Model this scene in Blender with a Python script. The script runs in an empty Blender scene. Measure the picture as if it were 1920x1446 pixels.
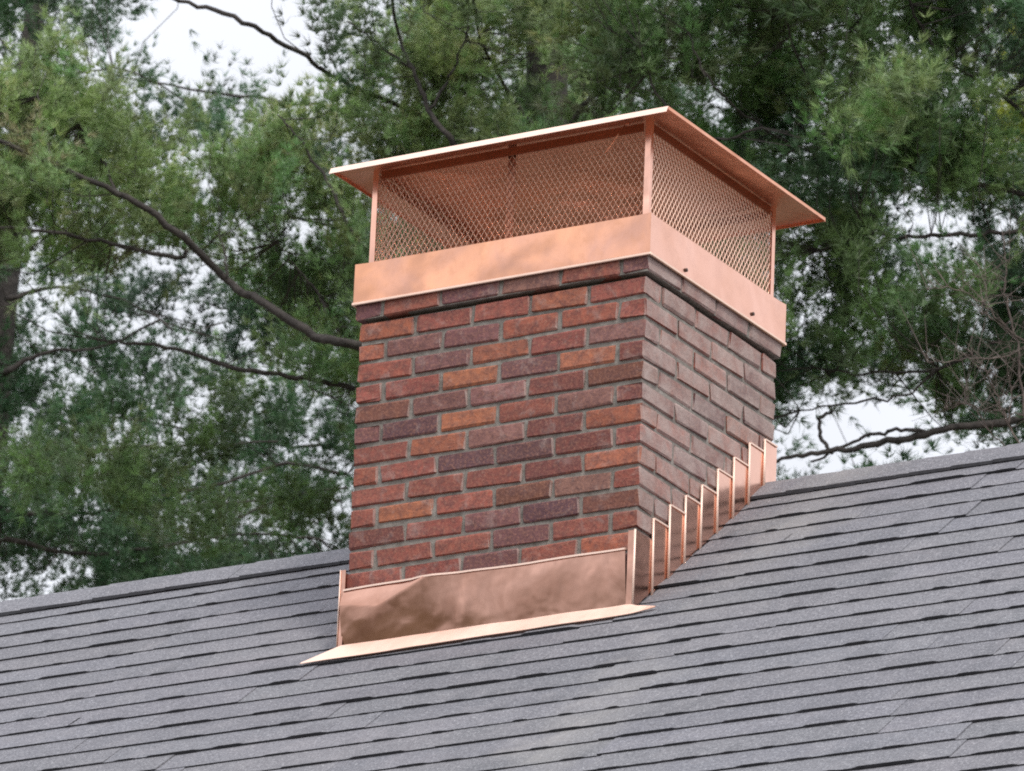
import bpy, bmesh, math, random
import numpy as np
from mathutils import Vector, Matrix, noise

rnd = random.Random(11)
rng = np.random.default_rng(7)
S = bpy.context.scene
C = S.collection

# ------------------------------------------------------------------ camera
ZC = 9.03                                   # height of the chimney's corbel line above the ground
CAM = np.array([9.7023, -16.6192, -7.4284 + ZC])
YAW, PITCH, ROLL, FPX = -0.5488, 0.3513, 0.0444, 12812.0      # FPX: focal length in pixels of a 1920 px wide frame
fwd = np.array([math.sin(YAW) * math.cos(PITCH), math.cos(YAW) * math.cos(PITCH), math.sin(PITCH)])
_r = np.array([math.cos(YAW), -math.sin(YAW), 0.0])
_u = np.cross(_r, fwd)
rgt = math.cos(ROLL) * _r + math.sin(ROLL) * _u
upv = -math.sin(ROLL) * _r + math.cos(ROLL) * _u
cam = bpy.data.cameras.new('camera')
cam.sensor_width = 36.0
cam.lens = FPX / 1920 * 36.0
cam.clip_end = 2000
cam.dof.use_dof = True
cam.dof.focus_distance = 20.4
cam.dof.aperture_fstop = 18
co = bpy.data.objects.new('camera', cam)
C.objects.link(co)
M = Matrix(((rgt[0], upv[0], -fwd[0], CAM[0]), (rgt[1], upv[1], -fwd[1], CAM[1]),
            (rgt[2], upv[2], -fwd[2], CAM[2]), (0, 0, 0, 1)))
co.matrix_world = M
S.camera = co

# ------------------------------------------------------------------ world, sun, exposure
SUN_EL, SUN_AZ = math.radians(52), math.radians(128)           # azimuth clockwise from +Y
w = bpy.data.worlds.new('World')
S.world = w
w.use_nodes = True
nt = w.node_tree
nt.nodes.clear()
sky = nt.nodes.new('ShaderNodeTexSky')
sky.sky_type = 'NISHITA'
sky.sun_disc = False
sky.sun_elevation = SUN_EL
sky.sun_rotation = SUN_AZ
sky.dust_density = 3.0
mixn = nt.nodes.new('ShaderNodeMix')
mixn.data_type = 'RGBA'
mixn.inputs[0].default_value = 0.86                      # thin bright overcast over the blue
[q for q in mixn.inputs if q.name == 'B' and q.type == 'RGBA'][0].default_value = (9.6, 9.8, 10.4, 1)
bg = nt.nodes.new('ShaderNodeBackground')
bg.inputs['Strength'].default_value = 0.1
wo = nt.nodes.new('ShaderNodeOutputWorld')
# overcast skies are brighter towards the zenith than at the horizon
tcw = nt.nodes.new('ShaderNodeTexCoord')
sep = nt.nodes.new('ShaderNodeSeparateXYZ')
nt.links.new(tcw.outputs['Generated'], sep.inputs[0])
mr = nt.nodes.new('ShaderNodeMapRange')
mr.inputs['From Min'].default_value = 0.0
mr.inputs['From Max'].default_value = 1.0
mr.inputs['To Min'].default_value = 0.72
mr.inputs['To Max'].default_value = 1.75
nt.links.new(sep.outputs['Z'], mr.inputs['Value'])
mul = nt.nodes.new('ShaderNodeVectorMath')
mul.operation = 'SCALE'
RGBA = lambda socks, nm: [q for q in socks if q.name == nm and q.type == 'RGBA'][0]
nt.links.new(sky.outputs['Color'], RGBA(mixn.inputs, 'A'))
nt.links.new(RGBA(mixn.outputs, 'Result'), mul.inputs[0])
cl = nt.nodes.new('ShaderNodeTexNoise')
cl.inputs['Scale'].default_value = 2.3
cl.inputs['Detail'].default_value = 3.0
nt.links.new(tcw.outputs['Generated'], cl.inputs['Vector'])
cm = nt.nodes.new('ShaderNodeMapRange')
cm.inputs['From Min'].default_value = 0.32
cm.inputs['From Max'].default_value = 0.68
cm.inputs['To Min'].default_value = 0.72
cm.inputs['To Max'].default_value = 1.22
nt.links.new(cl.outputs[0], cm.inputs['Value'])
mm = nt.nodes.new('ShaderNodeMath')
mm.operation = 'MULTIPLY'
nt.links.new(mr.outputs[0], mm.inputs[0])
nt.links.new(cm.outputs[0], mm.inputs[1])
nt.links.new(mm.outputs[0], mul.inputs['Scale'])
nt.links.new(mul.outputs[0], bg.inputs['Color'])
nt.links.new(bg.outputs['Background'], wo.inputs['Surface'])
sl = bpy.data.lights.new('sun', 'SUN')
sl.energy = 1.6
sl.angle = math.radians(11)
sl.color = (1.0, 0.95, 0.87)
so = bpy.data.objects.new('sun', sl)
C.objects.link(so)
sd = Vector((math.sin(SUN_AZ) * math.cos(SUN_EL), math.cos(SUN_AZ) * math.cos(SUN_EL), math.sin(SUN_EL)))
so.rotation_euler = sd.to_track_quat('Z', 'Y').to_euler()
so.location = (20, -20, 40)
S.view_settings.view_transform = 'Standard'
S.view_settings.look = 'None'
S.view_settings.exposure = 0.27
S.view_settings.gamma = 1.0
S.view_settings.use_curve_mapping = False
S.cycles.filter_width = 1.9
S.cycles.max_bounces = 8
S.cycles.use_denoising = False


def at(x, y, d):
    """world point seen at (x, y) of the 1920 px frame at view depth d"""
    return CAM + d * (fwd + (x - 960) / FPX * rgt - (y - 723) / FPX * upv)


# ------------------------------------------------------------------ material helpers
def newmat(name):
    m = bpy.data.materials.new(name)
    m.use_nodes = True
    t = m.node_tree
    t.nodes.clear()
    out = t.nodes.new('ShaderNodeOutputMaterial')
    b = t.nodes.new('ShaderNodeBsdfPrincipled')
    t.links.new(b.outputs[0], out.inputs[0])
    return m, t, b


def nd(t, typ, **kw):
    n = t.nodes.new(typ)
    for k, v in kw.items():
        if k in n.inputs:
            n.inputs[k].default_value = v
        else:
            setattr(n, k, v)
    return n


def tex_noise(t, scale, detail=4, rough=0.55, coord='Object', dist=0.0, mscale=None):
    tc = nd(t, 'ShaderNodeTexCoord')
    n = nd(t, 'ShaderNodeTexNoise')
    n.inputs['Scale'].default_value = scale
    n.inputs['Detail'].default_value = detail
    n.inputs['Roughness'].default_value = rough
    n.inputs['Distortion'].default_value = dist
    if coord == 'Position':
        g = nd(t, 'ShaderNodeNewGeometry')
        src = g.outputs['Position']
    else:
        src = tc.outputs[coord]
    if mscale:
        mp = nd(t, 'ShaderNodeMapping')
        mp.inputs['Scale'].default_value = mscale
        t.links.new(src, mp.inputs['Vector'])
        src = mp.outputs[0]
    t.links.new(src, n.inputs['Vector'])
    return n.outputs['Fac']


def ramp(t, fac, stops, interp='LINEAR'):
    r = nd(t, 'ShaderNodeValToRGB')
    r.color_ramp.interpolation = interp
    e = r.color_ramp.elements
    while len(e) < len(stops):
        e.new(0.5)
    for i, (p, c) in enumerate(stops):
        e[i].position = p
        e[i].color = (c, c, c, 1) if isinstance(c, (int, float)) else (*c, 1)
    t.links.new(fac, r.inputs[0])
    return r.outputs[0]


def mix(t, fac, a, b, mode='MIX'):
    m = nd(t, 'ShaderNodeMix')
    m.data_type = 'RGBA'
    m.blend_type = mode
    for sock, v in (('Factor', fac), ('A', a), ('B', b)):
        s = m.inputs[sock] if sock == 'Factor' else [i for i in m.inputs if i.name == sock and i.type == 'RGBA'][0]
        if sock == 'Factor':
            s = m.inputs[0]
        if hasattr(v, 'is_linked'):
            t.links.new(v, s)
        elif isinstance(v, (int, float)):
            s.default_value = v
        else:
            s.default_value = (*v, 1) if len(v) == 3 else v
    return [o for o in m.outputs if o.type == 'RGBA'][0]


def math_n(t, op, a, b=None, clamp=False):
    m = nd(t, 'ShaderNodeMath')
    m.operation = op
    m.use_clamp = clamp
    for i, v in enumerate((a, b)):
        if v is None:
            continue
        if hasattr(v, 'is_linked'):
            t.links.new(v, m.inputs[i])
        else:
            m.inputs[i].default_value = v
    return m.outputs[0]


def bump(t, b, h, strength=0.3, dist=0.01, prev=None):
    bn = nd(t, 'ShaderNodeBump')
    bn.inputs['Strength'].default_value = strength
    bn.inputs['Distance'].default_value = dist
    t.links.new(h, bn.inputs['Height'])
    if prev is not None:
        t.links.new(prev, bn.inputs['Normal'])
    if b is not None:
        t.links.new(bn.outputs[0], b.inputs['Normal'])
    return bn.outputs[0]


def mat_brick():
    m, t, b = newmat('brick')
    oi = nd(t, 'ShaderNodeObjectInfo')
    pos = 'Position'
    n1 = tex_noise(t, 34, 5, 0.7, pos, 0.4)
    n2 = tex_noise(t, 110, 4, 0.7, pos)
    n3 = tex_noise(t, 13, 6, 0.68, pos, 0.5)
    c = mix(t, ramp(t, n1, [(0.30, 0.0), (0.70, 1.0)]), oi.outputs['Color'], (0.10, 0.045, 0.045), 'MIX')
    c = mix(t, 0.9, oi.outputs['Color'], c)
    c = mix(t, ramp(t, n2, [(0.48, 0.0), (0.72, 0.6)]), c, (0.42, 0.20, 0.13), 'MIX')
    # lime and mortar smear, heavier on the +x flank of the stack
    g = nd(t, 'ShaderNodeNewGeometry')
    sx = nd(t, 'ShaderNodeSeparateXYZ')
    t.links.new(g.outputs['True Normal'], sx.inputs[0])
    side = ramp(t, sx.outputs[0], [(0.3, 0.0), (0.8, 1.0)])
    sm = ramp(t, n3, [(0.54, 0.0), (0.74, 0.5)])
    sm2 = ramp(t, n3, [(0.28, 0.22), (0.66, 0.9)])
    smear = mix(t, side, sm, sm2)
    c = mix(t, smear, c, (0.42, 0.33, 0.30))
    t.links.new(c, b.inputs['Base Color'])
    b.inputs['Roughness'].default_value = 0.88
    p1 = bump(t, None, n1, 0.55, 0.006)
    bump(t, b, n2, 0.5, 0.003, p1)
    return m


def mat_mortar():
    m, t, b = newmat('mortar')
    n1 = tex_noise(t, 30, 5, 0.6, 'Position')
    n2 = tex_noise(t, 220, 3, 0.6, 'Position')
    c = ramp(t, n1, [(0.25, (0.13, 0.115, 0.10)), (0.55, (0.24, 0.216, 0.19)), (0.8, (0.36, 0.335, 0.305))])
    t.links.new(c, b.inputs['Base Color'])
    b.inputs['Roughness'].default_value = 0.95
    p = bump(t, None, n1, 0.6, 0.008)
    bump(t, b, n2, 0.5, 0.003, p)
    return m


def mat_copper(name, base, rough, film, film_amt, dent=0.25, dscale=5.0):
    """new copper sheet: base = clean metal, film = painted dim reflection and brown handling film, dent = oil-canning"""
    m, t, b = newmat(name)
    n1 = tex_noise(t, 5.5, 5, 0.6, 'Position', 0.6)
    n2 = tex_noise(t, 26, 5, 0.65, 'Position', 0.3)
    n3 = tex_noise(t, dscale, 2, 0.4, 'Position', 0.2)
    n4 = tex_noise(t, 400, 2, 0.5, 'Position', 0.0, (1, 1, 0.08))
    f = math_n(t, 'MULTIPLY', ramp(t, n1, [(0.32, 0.0), (0.68, 1.0)]), film_amt)
    c = mix(t, f, base, film)
    c = mix(t, math_n(t, 'MULTIPLY', ramp(t, n2, [(0.5, 0.0), (0.75, 0.5)]), film_amt), c,
            tuple(x * 0.72 for x in base))
    t.links.new(c, b.inputs['Base Color'])
    b.inputs['Metallic'].default_value = 1.0
    r = math_n(t, 'ADD', math_n(t, 'MULTIPLY', n2, 0.22), rough - 0.11)
    t.links.new(r, b.inputs['Roughness'])
    p = bump(t, None, n3, dent, 0.05)
    bump(t, b, n4, 0.05, 0.002, p)
    return m


def mat_shingle():
    m, t, b = newmat('shingle')
    oi = nd(t, 'ShaderNodeObjectInfo')
    g = nd(t, 'ShaderNodeNewGeometry')
    big = tex_noise(t, 0.9, 4, 0.6, 'Position', 0.4)
    mid = tex_noise(t, 9, 4, 0.6, 'Position')
    gr = tex_noise(t, 150, 4, 0.8, 'Position')
    gr2 = tex_noise(t, 70, 4, 0.75, 'Position')
    isl = g.outputs['Random Per Island']
    c = ramp(t, isl, [(0.0, (0.122, 0.123, 0.139)), (0.5, (0.150, 0.150, 0.168)), (1.0, (0.188, 0.187, 0.206))])
    c = mix(t, 1.0, c, oi.outputs['Color'], 'MULTIPLY')
    c = mix(t, ramp(t, gr, [(0.34, 0.75), (0.5, 0.0)]), c, (0.07, 0.07, 0.08))
    c = mix(t, ramp(t, gr, [(0.52, 0.0), (0.68, 0.75)]), c, (0.48, 0.475, 0.49))
    c = mix(t, ramp(t, gr2, [(0.36, 0.65), (0.56, 0.0)]), c, (0.105, 0.104, 0.116))
    c = mix(t, ramp(t, mid, [(0.5, 0.0), (0.8, 0.22)]), c, (0.32, 0.30, 0.31))
    # run-off stain streak down the slope in front of the stack's right corner
    sx = nd(t, 'ShaderNodeSeparateXYZ')
    t.links.new(g.outputs['Position'], sx.inputs[0])
    dx = math_n(t, 'ADD', sx.outputs[0], math_n(t, 'MULTIPLY', math_n(t, 'SUBTRACT', mid, 0.5), 0.5))
    a = math_n(t, 'ABSOLUTE', math_n(t, 'SUBTRACT', dx, 0.28))
    st = ramp(t, a, [(0.0, 1.0), (0.22, 0.0)])
    st = math_n(t, 'MULTIPLY', st, ramp(t, big, [(0.40, 0.15), (0.6, 1.0)]))
    st = math_n(t, 'MULTIPLY', st, 0.36)
    c = mix(t, st, c, (0.38, 0.36, 0.33))
    c = mix(t, ramp(t, big, [(0.52, 0.0), (0.75, 0.25)]), c, (0.30, 0.27, 0.29))
    t.links.new(c, b.inputs['Base Color'])
    b.inputs['Roughness'].default_value = 0.9
    p = bump(t, None, gr, 0.6, 0.002)
    bump(t, b, gr2, 0.25, 0.004, p)
    return m


def mat_simple(name, lo, hi, scale, rough=0.9, bs=0.3, bd=0.01, coord='Position', mscale=None):
    m, t, b = newmat(name)
    n = tex_noise(t, scale, 5, 0.6, coord, 0.2, mscale)
    t.links.new(ramp(t, n, [(0.28, lo), (0.72, hi)]), b.inputs['Base Color'])
    b.inputs['Roughness'].default_value = rough
    bump(t, b, n, bs, bd)
    return m


def mat_needles(name, transl=0.35):
    m = bpy.data.materials.new(name)
    m.use_nodes = True
    t = m.node_tree
    t.nodes.clear()
    out = t.nodes.new('ShaderNodeOutputMaterial')
    at_ = nd(t, 'ShaderNodeAttribute')
    at_.attribute_name = 'tint'
    b = nd(t, 'ShaderNodeBsdfPrincipled')
    t.links.new(at_.outputs['Color'], b.inputs['Base Color'])
    b.inputs['Roughness'].default_value = 0.42
    b.inputs['Specular IOR Level'].default_value = 0.6
    tr = nd(t, 'ShaderNodeBsdfTranslucent')
    t.links.new(at_.outputs['Color'], tr.inputs['Color'])
    mx = nd(t, 'ShaderNodeMixShader')
    mx.inputs[0].default_value = transl
    t.links.new(b.outputs[0], mx.inputs[1])
    t.links.new(tr.outputs[0], mx.inputs[2])
    t.links.new(mx.outputs[0], out.inputs[0])
    return m


BRICK = mat_brick()
MORTAR = mat_mortar()
COP = mat_copper('copper', (0.88, 0.51, 0.39), 0.24, (0.78, 0.41, 0.28), 0.6, 0.3, 5)
COP_WARM = mat_copper('copper_warm', (0.84, 0.41, 0.24), 0.24, (0.62, 0.33, 0.235), 1.0, 0.5, 4)  # front skirt tone: its dimmer, warmer reflection painted into the copper
COP_LID = mat_copper('copper_lid', (0.89, 0.47, 0.32), 0.38, (0.74, 0.32, 0.19), 0.7, 0.5, 6)
COP_DARK = mat_copper('copper_dark', (0.40, 0.165, 0.10), 0.42, (0.28, 0.11, 0.065), 0.8, 0.0)  # rails and straps: shade under the lid painted into the copper
COP_EDGE = mat_copper('copper_edge', (0.96, 0.72, 0.60), 0.55, (0.90, 0.62, 0.50), 0.4, 0.0)  # paler, less metallic: sky glint on folded edges painted into the colour
COP_EDGE.node_tree.nodes['Principled BSDF'].inputs['Metallic'].default_value = 0.45
COP_WIRE = mat_copper('copper_wire', (0.93, 0.64, 0.50), 0.42, (0.82, 0.50, 0.37), 0.4, 0.0)
for _m, _v in ((COP_LID, 0.93), (COP_WIRE, 0.65)):
    _m.node_tree.nodes['Principled BSDF'].inputs['Metallic'].default_value = _v
COP_APRON = mat_copper('copper_apron', (0.76, 0.44, 0.335), 0.22, (0.46, 0.245, 0.175), 1.0, 0.16, 9)  # brown film that also paints in the dark surroundings it would mirror
COP_FL = mat_copper('copper_flange', (0.93, 0.66, 0.52), 0.34, (0.86, 0.54, 0.40), 0.5, 0.08, 9)
COP_STEP = mat_copper('copper_step', (0.86, 0.52, 0.40), 0.20, (0.74, 0.42, 0.31), 0.6, 0.06, 8)
SHINGLE = mat_shingle()
ASPHALT = mat_simple('asphalt_edge', (0.026, 0.026, 0.031), (0.05, 0.05, 0.057), 40)
BARK = mat_simple('bark', (0.022, 0.019, 0.018), (0.075, 0.064, 0.058), 22, 0.95, 0.8, 0.02)
BARK_GREY = mat_simple('bark_grey', (0.09, 0.068, 0.060), (0.22, 0.175, 0.155), 25, 0.95, 0.5, 0.01)
GRASS = mat_simple('grass', (0.055, 0.050, 0.026), (0.125, 0.098, 0.060), 1.2, 0.95, 0.4, 0.03)
SIDING = mat_simple('siding', (0.40, 0.39, 0.36), (0.47, 0.46, 0.43), 3, 0.7, 0.1)
DARKSTEEL = mat_simple('screw_metal', (0.05, 0.03, 0.025), (0.10, 0.06, 0.045), 80, 0.5, 0.1)
NEEDLE = mat_needles('needles')


# ------------------------------------------------------------------ mesh helpers
def link_mesh(name, me, parent=None, loc=None):
    o = bpy.data.objects.new(name, me)
    C.objects.link(o)
    if parent is not None:
        o.parent = parent
    if loc is not None:
        o.location = loc
    return o


def mesh_from(name, verts, faces, mats, fm=None, smooth=False):
    me = bpy.data.meshes.new(name)
    me.from_pydata([tuple(v) for v in verts], [], faces)
    for m in (mats if isinstance(mats, (list, tuple)) else [mats]):
        me.materials.append(m)
    if fm is not None:
        me.polygons.foreach_set('material_index', fm)
    if smooth:
        me.polygons.foreach_set('use_smooth', [True] * len(me.polygons))
    me.update()
    return me


class MB:
    """collects simple solids"""
    def __init__(s):
        s.v, s.f, s.m = [], [], []

    def hexa(s, p, mi=0):                      # p: 8 points, bottom ring then top ring
        n = len(s.v)
        s.v += [tuple(q) for q in p]
        for f in ((3, 2, 1, 0), (4, 5, 6, 7), (0, 1, 5, 4), (1, 2, 6, 5), (2, 3, 7, 6), (3, 0, 4, 7)):
            s.f.append(tuple(n + i for i in f))
            s.m.append(mi)

    def box(s, x0, x1, y0, y1, z0, z1, mi=0):
        s.hexa([(x0, y0, z0), (x1, y0, z0), (x1, y1, z0), (x0, y1, z0),
                (x0, y0, z1), (x1, y0, z1), (x1, y1, z1), (x0, y1, z1)], mi)

    def bar(s, a, b, wv, tv):
        """bar from a to b, half-width vector wv, half-thickness vector tv"""
        a, b, wv, tv = map(np.asarray, (a, b, wv, tv))
        s.hexa([a - wv - tv, a + wv - tv, a + wv + tv, a - wv + tv, b - wv - tv, b + wv - tv, b + wv + tv, b - wv + tv])

    def build(s, name, mats, parent=None, bevel=0.0, smooth=False):
        me = mesh_from(name, s.v, s.f, mats, s.m, smooth)
        bm = bmesh.new()
        bm.from_mesh(me)
        bmesh.ops.recalc_face_normals(bm, faces=bm.faces)
        if bevel:
            bmesh.ops.bevel(bm, geom=bm.edges[:], offset=bevel, segments=1, affect='EDGES')
        bm.to_mesh(me)
        bm.free()
        return link_mesh(name, me, parent)


def tube(path, radii, sides=7, jitter=0.0, cap=True):
    """verts/faces of a tapered tube along a list of points"""
    P = [np.asarray(p, float) for p in path]
    V, F = [], []
    ref = np.array([0.31, 0.17, 0.93])
    for i, p in enumerate(P):
        d = P[min(i + 1, len(P) - 1)] - P[max(i - 1, 0)]
        d /= np.linalg.norm(d) + 1e-9
        a = np.cross(d, ref)
        a /= np.linalg.norm(a) + 1e-9
        b = np.cross(d, a)
        for k in range(sides):
            th = 2 * math.pi * k / sides
            r = radii[i] * (1 + (rnd.uniform(-jitter, jitter) if jitter else 0))
            V.append(p + r * (math.cos(th) * a + math.sin(th) * b))
    for i in range(len(P) - 1):
        for k in range(sides):
            k2 = (k + 1) % sides
            F.append((i * sides + k, i * sides + k2, (i + 1) * sides + k2, (i + 1) * sides + k))
    if cap:
        F.append(tuple(range(sides))[::-1])
        F.append(tuple((len(P) - 1) * sides + k for k in range(sides)))
    return V, F


def smooth_path(pts, n=6, wob=0.0):
    """Catmull-Rom through pts (position + radius tuples), n steps per span"""
    A = [np.asarray(p, float) for p in pts]
    A = [2 * A[0] - A[1]] + A + [2 * A[-1] - A[-2]]
    out = []
    for i in range(1, len(A) - 2):
        for k in range(n):
            t = k / n
            q = 0.5 * ((2 * A[i]) + (-A[i - 1] + A[i + 1]) * t + (2 * A[i - 1] - 5 * A[i] + 4 * A[i + 1] - A[i + 2]) * t * t
                       + (-A[i - 1] + 3 * A[i] - 3 * A[i + 1] + A[i + 2]) * t ** 3)
            out.append(q)
    out.append(A[-2])
    if wob:
        for q in out[1:-1]:
            q[:3] += rng.normal(0, wob, 3)
    return out


def thing(name, label, cat, loc=(0, 0, 0), group=None):
    o = bpy.data.objects.new(name, None)
    C.objects.link(o)
    o.location = loc
    o.empty_display_size = 0.2
    o['label'] = label
    o['category'] = cat
    if group:
        o['group'] = group
    return o


# ------------------------------------------------------------------ ground and house
W_, D_ = 1.019, 0.821                       # chimney stack width (along the ridge) and depth
ZF, SL = -1.0626 + ZC, 0.8145               # roof plane z = ZF + SL * y
YR = 0.7796                                 # ridge
ZRIDGE = ZF + SL * YR
ANG = math.atan(SL)
CA, SA = math.cos(ANG), math.sin(ANG)

me = mesh_from('ground', [(-400, -400, 0), (400, -400, 0), (400, 400, 0), (-400, 400, 0)], [(0, 1, 2, 3)], GRASS)
o = link_mesh('ground', me)
o['kind'] = 'structure'

X0, X1, YE = -6.0, 5.2, -4.2                # roof extent along the ridge, eave line
house = thing('house', 'house with grey asphalt shingle roof sloping down under the brick chimney', 'house',
              (0, YR, 0))


def child(o):                               # parent helper for parts modelled in world coordinates
    o.parent = house
    o.matrix_parent_inverse = Matrix.Translation((0, -YR, 0))
    return o


YB = 2 * YR - YE
zw = ZF + SL * (YE + 0.35) - 0.20
mb = MB()
mb.box(X0 + 0.25, X1 - 0.25, YE + 0.35, YB - 0.35, -0.2, zw)
child(mb.build('wall', SIDING))
# gable ends
mb = MB()
for xg in (X0 + 0.25, X1 - 0.37):
    n = len(mb.v)
    zr = ZRIDGE - 0.17
    for x in (xg, xg + 0.12):
        mb.v += [(x, YE + 0.36, zw + 0.002), (x, YB - 0.36, zw + 0.002), (x, YR, zr)]
    for f in ((0, 1, 2), (5, 4, 3), (0, 3, 4, 1), (1, 4, 5, 2), (2, 5, 3, 0)):
        mb.f.append(tuple(n + i for i in f))
        mb.m.append(0)
child(mb.build('gable', SIDING))
# deck: a folded slab under the shingles
dk = 0.012
mb = MB()
for s in (1, -1):
    ye, yr = (YE, YR) if s == 1 else (YB, YR)
    ze = ZF + SL * (YE)
    pts = []
    for off in (-0.13, -dk):
        pts += [(X0, ye, ze + off), (X1, ye, ze + off), (X1, yr, ZRIDGE + off), (X0, yr, ZRIDGE + off)]
    mb.hexa(pts if s == 1 else pts)
child(mb.build('roof_deck', ASPHALT))

# ------------------------------------------------------------------ shingles
EXP = 0.0985 / CA                           # exposure along the slope
LEN = 0.92                                  # one laminated strip
xax = np.array([1.0, 0, 0])
vax = np.array([0.0, CA, SA])
nax = np.array([0.0, -SA, CA])


def shingle_geo(seed):
    r = random.Random(seed)
    mb = MB()
    H = EXP * 1.35

    def slab(x0, x1, v0, t0, t1, b0=-0.0045, b1=-0.008, v1=H):
        p = [(x0, v0, b0), (x1, v0, b0), (x1, v1, b1), (x0, v1, b1),
             (x0, v0, t0), (x1, v0, t0), (x1, v1, t1), (x0, v1, t1)]
        n = len(mb.v)
        mb.v += p
        for f, mi in (((3, 2, 1, 0), 1), ((4, 5, 6, 7), 0), ((0, 1, 5, 4), 1), ((1, 2, 6, 5), 0), ((2, 3, 7, 6), 0), ((3, 0, 4, 7), 0)):
            mb.f.append(tuple(n + i for i in f))
            mb.m.append(mi)
    def tooth(xa, xb, xc, xd, v0, t0, t1, v1):
        n = len(mb.v)
        lo = 0.0010
        mb.v += [(xa, v0 + 0.003, -0.003), (xb, v0, -0.003), (xc, v0, -0.003), (xd, v0 + 0.003, -0.003),
                 (xa, v0 + 0.003, lo), (xb, v0, t0), (xc, v0, t0), (xd, v0 + 0.003, lo),
                 (xa, v1, t1), (xb, v1, t1), (xc, v1, t1), (xd, v1, t1)]
        for f, mi in (((0, 1, 5, 4), 1), ((1, 2, 6, 5), 1), ((2, 3, 7, 6), 1), ((4, 5, 9, 8), 0), ((5, 6, 10, 9), 0), ((6, 7, 11, 10), 0)):
            mb.f.append(tuple(n + i for i in f))
            mb.m.append(mi)
    slab(-LEN / 2 + 0.0003, LEN / 2 - 0.0003, 0, 0.0016, -0.0052)
    x = -LEN / 2 + r.uniform(0.0, 0.12)
    while x < LEN / 2 - 0.07:
        wd = r.choice((0.06, 0.09, 0.12, 0.15, 0.20))
        x1 = min(x + wd, LEN / 2 - 0.003)
        th = r.uniform(0.0016, 0.0062)
        ve = EXP * r.uniform(0.55, 0.8)
        tb = 0.0016 - 0.0068 * ve / H
        v0 = r.uniform(-0.003, -0.0005)
        e0, e1 = r.uniform(0.012, 0.035), r.uniform(0.012, 0.035)
        tooth(x, x + e0, x1 - e1, x1, v0, th, tb - 0.0004, ve)
        x = x1 + r.choice((0.03, 0.06, 0.09, 0.14))
    return mb


GEO = [shingle_geo(s) for s in range(14)]
SH_MESH = []
for k, g in enumerate(GEO):
    V = [tuple(p[0] * xax + p[1] * vax + p[2] * nax) for p in g.v]
    SH_MESH.append(mesh_from('shingle', V, g.f, [SHINGLE, ASPHALT], g.m))

spots = []
y0 = 0.0245
k = 6
while True:
    yk = y0 + 0.0985 * k
    if yk < YE - 0.01:
        break
    off = rnd.uniform(0, LEN)
    x = X0 - off
    while x < X1:
        if x + LEN > X0:
            spots.append((x + LEN / 2, yk))
        x += LEN
    k -= 1


def wav(x, y):                               # the roof is not perfectly flat
    return 0.010 * noise.noise(Vector((x * 0.55, y * 0.6, 3.1))) + 0.0015 * noise.noise(Vector((x * 3, y * 3, 9.0)))


def score(s):
    return math.hypot((s[0] + 0.2) / 1.35, (s[1] + 0.4))


spots.sort(key=score)
inner, outer = spots[:300], spots[300:]
for i, (x, y) in enumerate(inner):
    xx = x
    if x + LEN / 2 > X1:
        xx = X1 - LEN / 2
    o = link_mesh('shingle', SH_MESH[rnd.randrange(14)])
    o.location = (xx, y, ZF + SL * y + wav(x, y))
    o.rotation_euler = (rnd.uniform(-0.006, 0.006), rnd.uniform(-0.0012, 0.0012), rnd.uniform(-0.0012, 0.0012))
    f = rnd.uniform(0.90, 1.10)
    o.color = (f * rnd.uniform(0.98, 1.02), f, f * rnd.uniform(0.98, 1.03), 1)
    child(o)
V, F, FM = [], [], []
for (x, y) in outer:
    g = GEO[rnd.randrange(14)]
    n = len(V)
    base = np.array([min(x, X1 - LEN / 2), y, ZF + SL * y + wav(x, y)])
    V += [tuple(base + p[0] * xax + p[1] * vax + p[2] * nax) for p in g.v]
    F += [tuple(n + i for i in f) for f in g.f]
    FM += g.m
o = link_mesh('shingle_field', mesh_from('shingle_field', V, F, [SHINGLE, ASPHALT], FM))
o['kind'] = 'stuff'
child(o)
# back slope: plain courses of the same strips, joined
V, F, FM = [], [], []
y = 0.135
while y < 4.8:
    n = len(V)
    yy = YR + y
    z = ZRIDGE - SL * y
    V += [(X0, yy, z + 0.004), (X1, yy, z + 0.004), (X1, yy - 0.12, z + 0.12 * SL - 0.004), (X0, yy - 0.12, z + 0.12 * SL - 0.004),
          (X0, yy, z - 0.006), (X1, yy, z - 0.006)]
    F += [(n, n + 1, n + 2, n + 3), (n, n + 4, n + 5, n + 1)]
    FM += [0, 1]
    y += 0.0985
o = link_mesh('shingle_field', mesh_from('shingle_field', V, F, [SHINGLE, ASPHALT], FM))
o['kind'] = 'stuff'
child(o)

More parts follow.
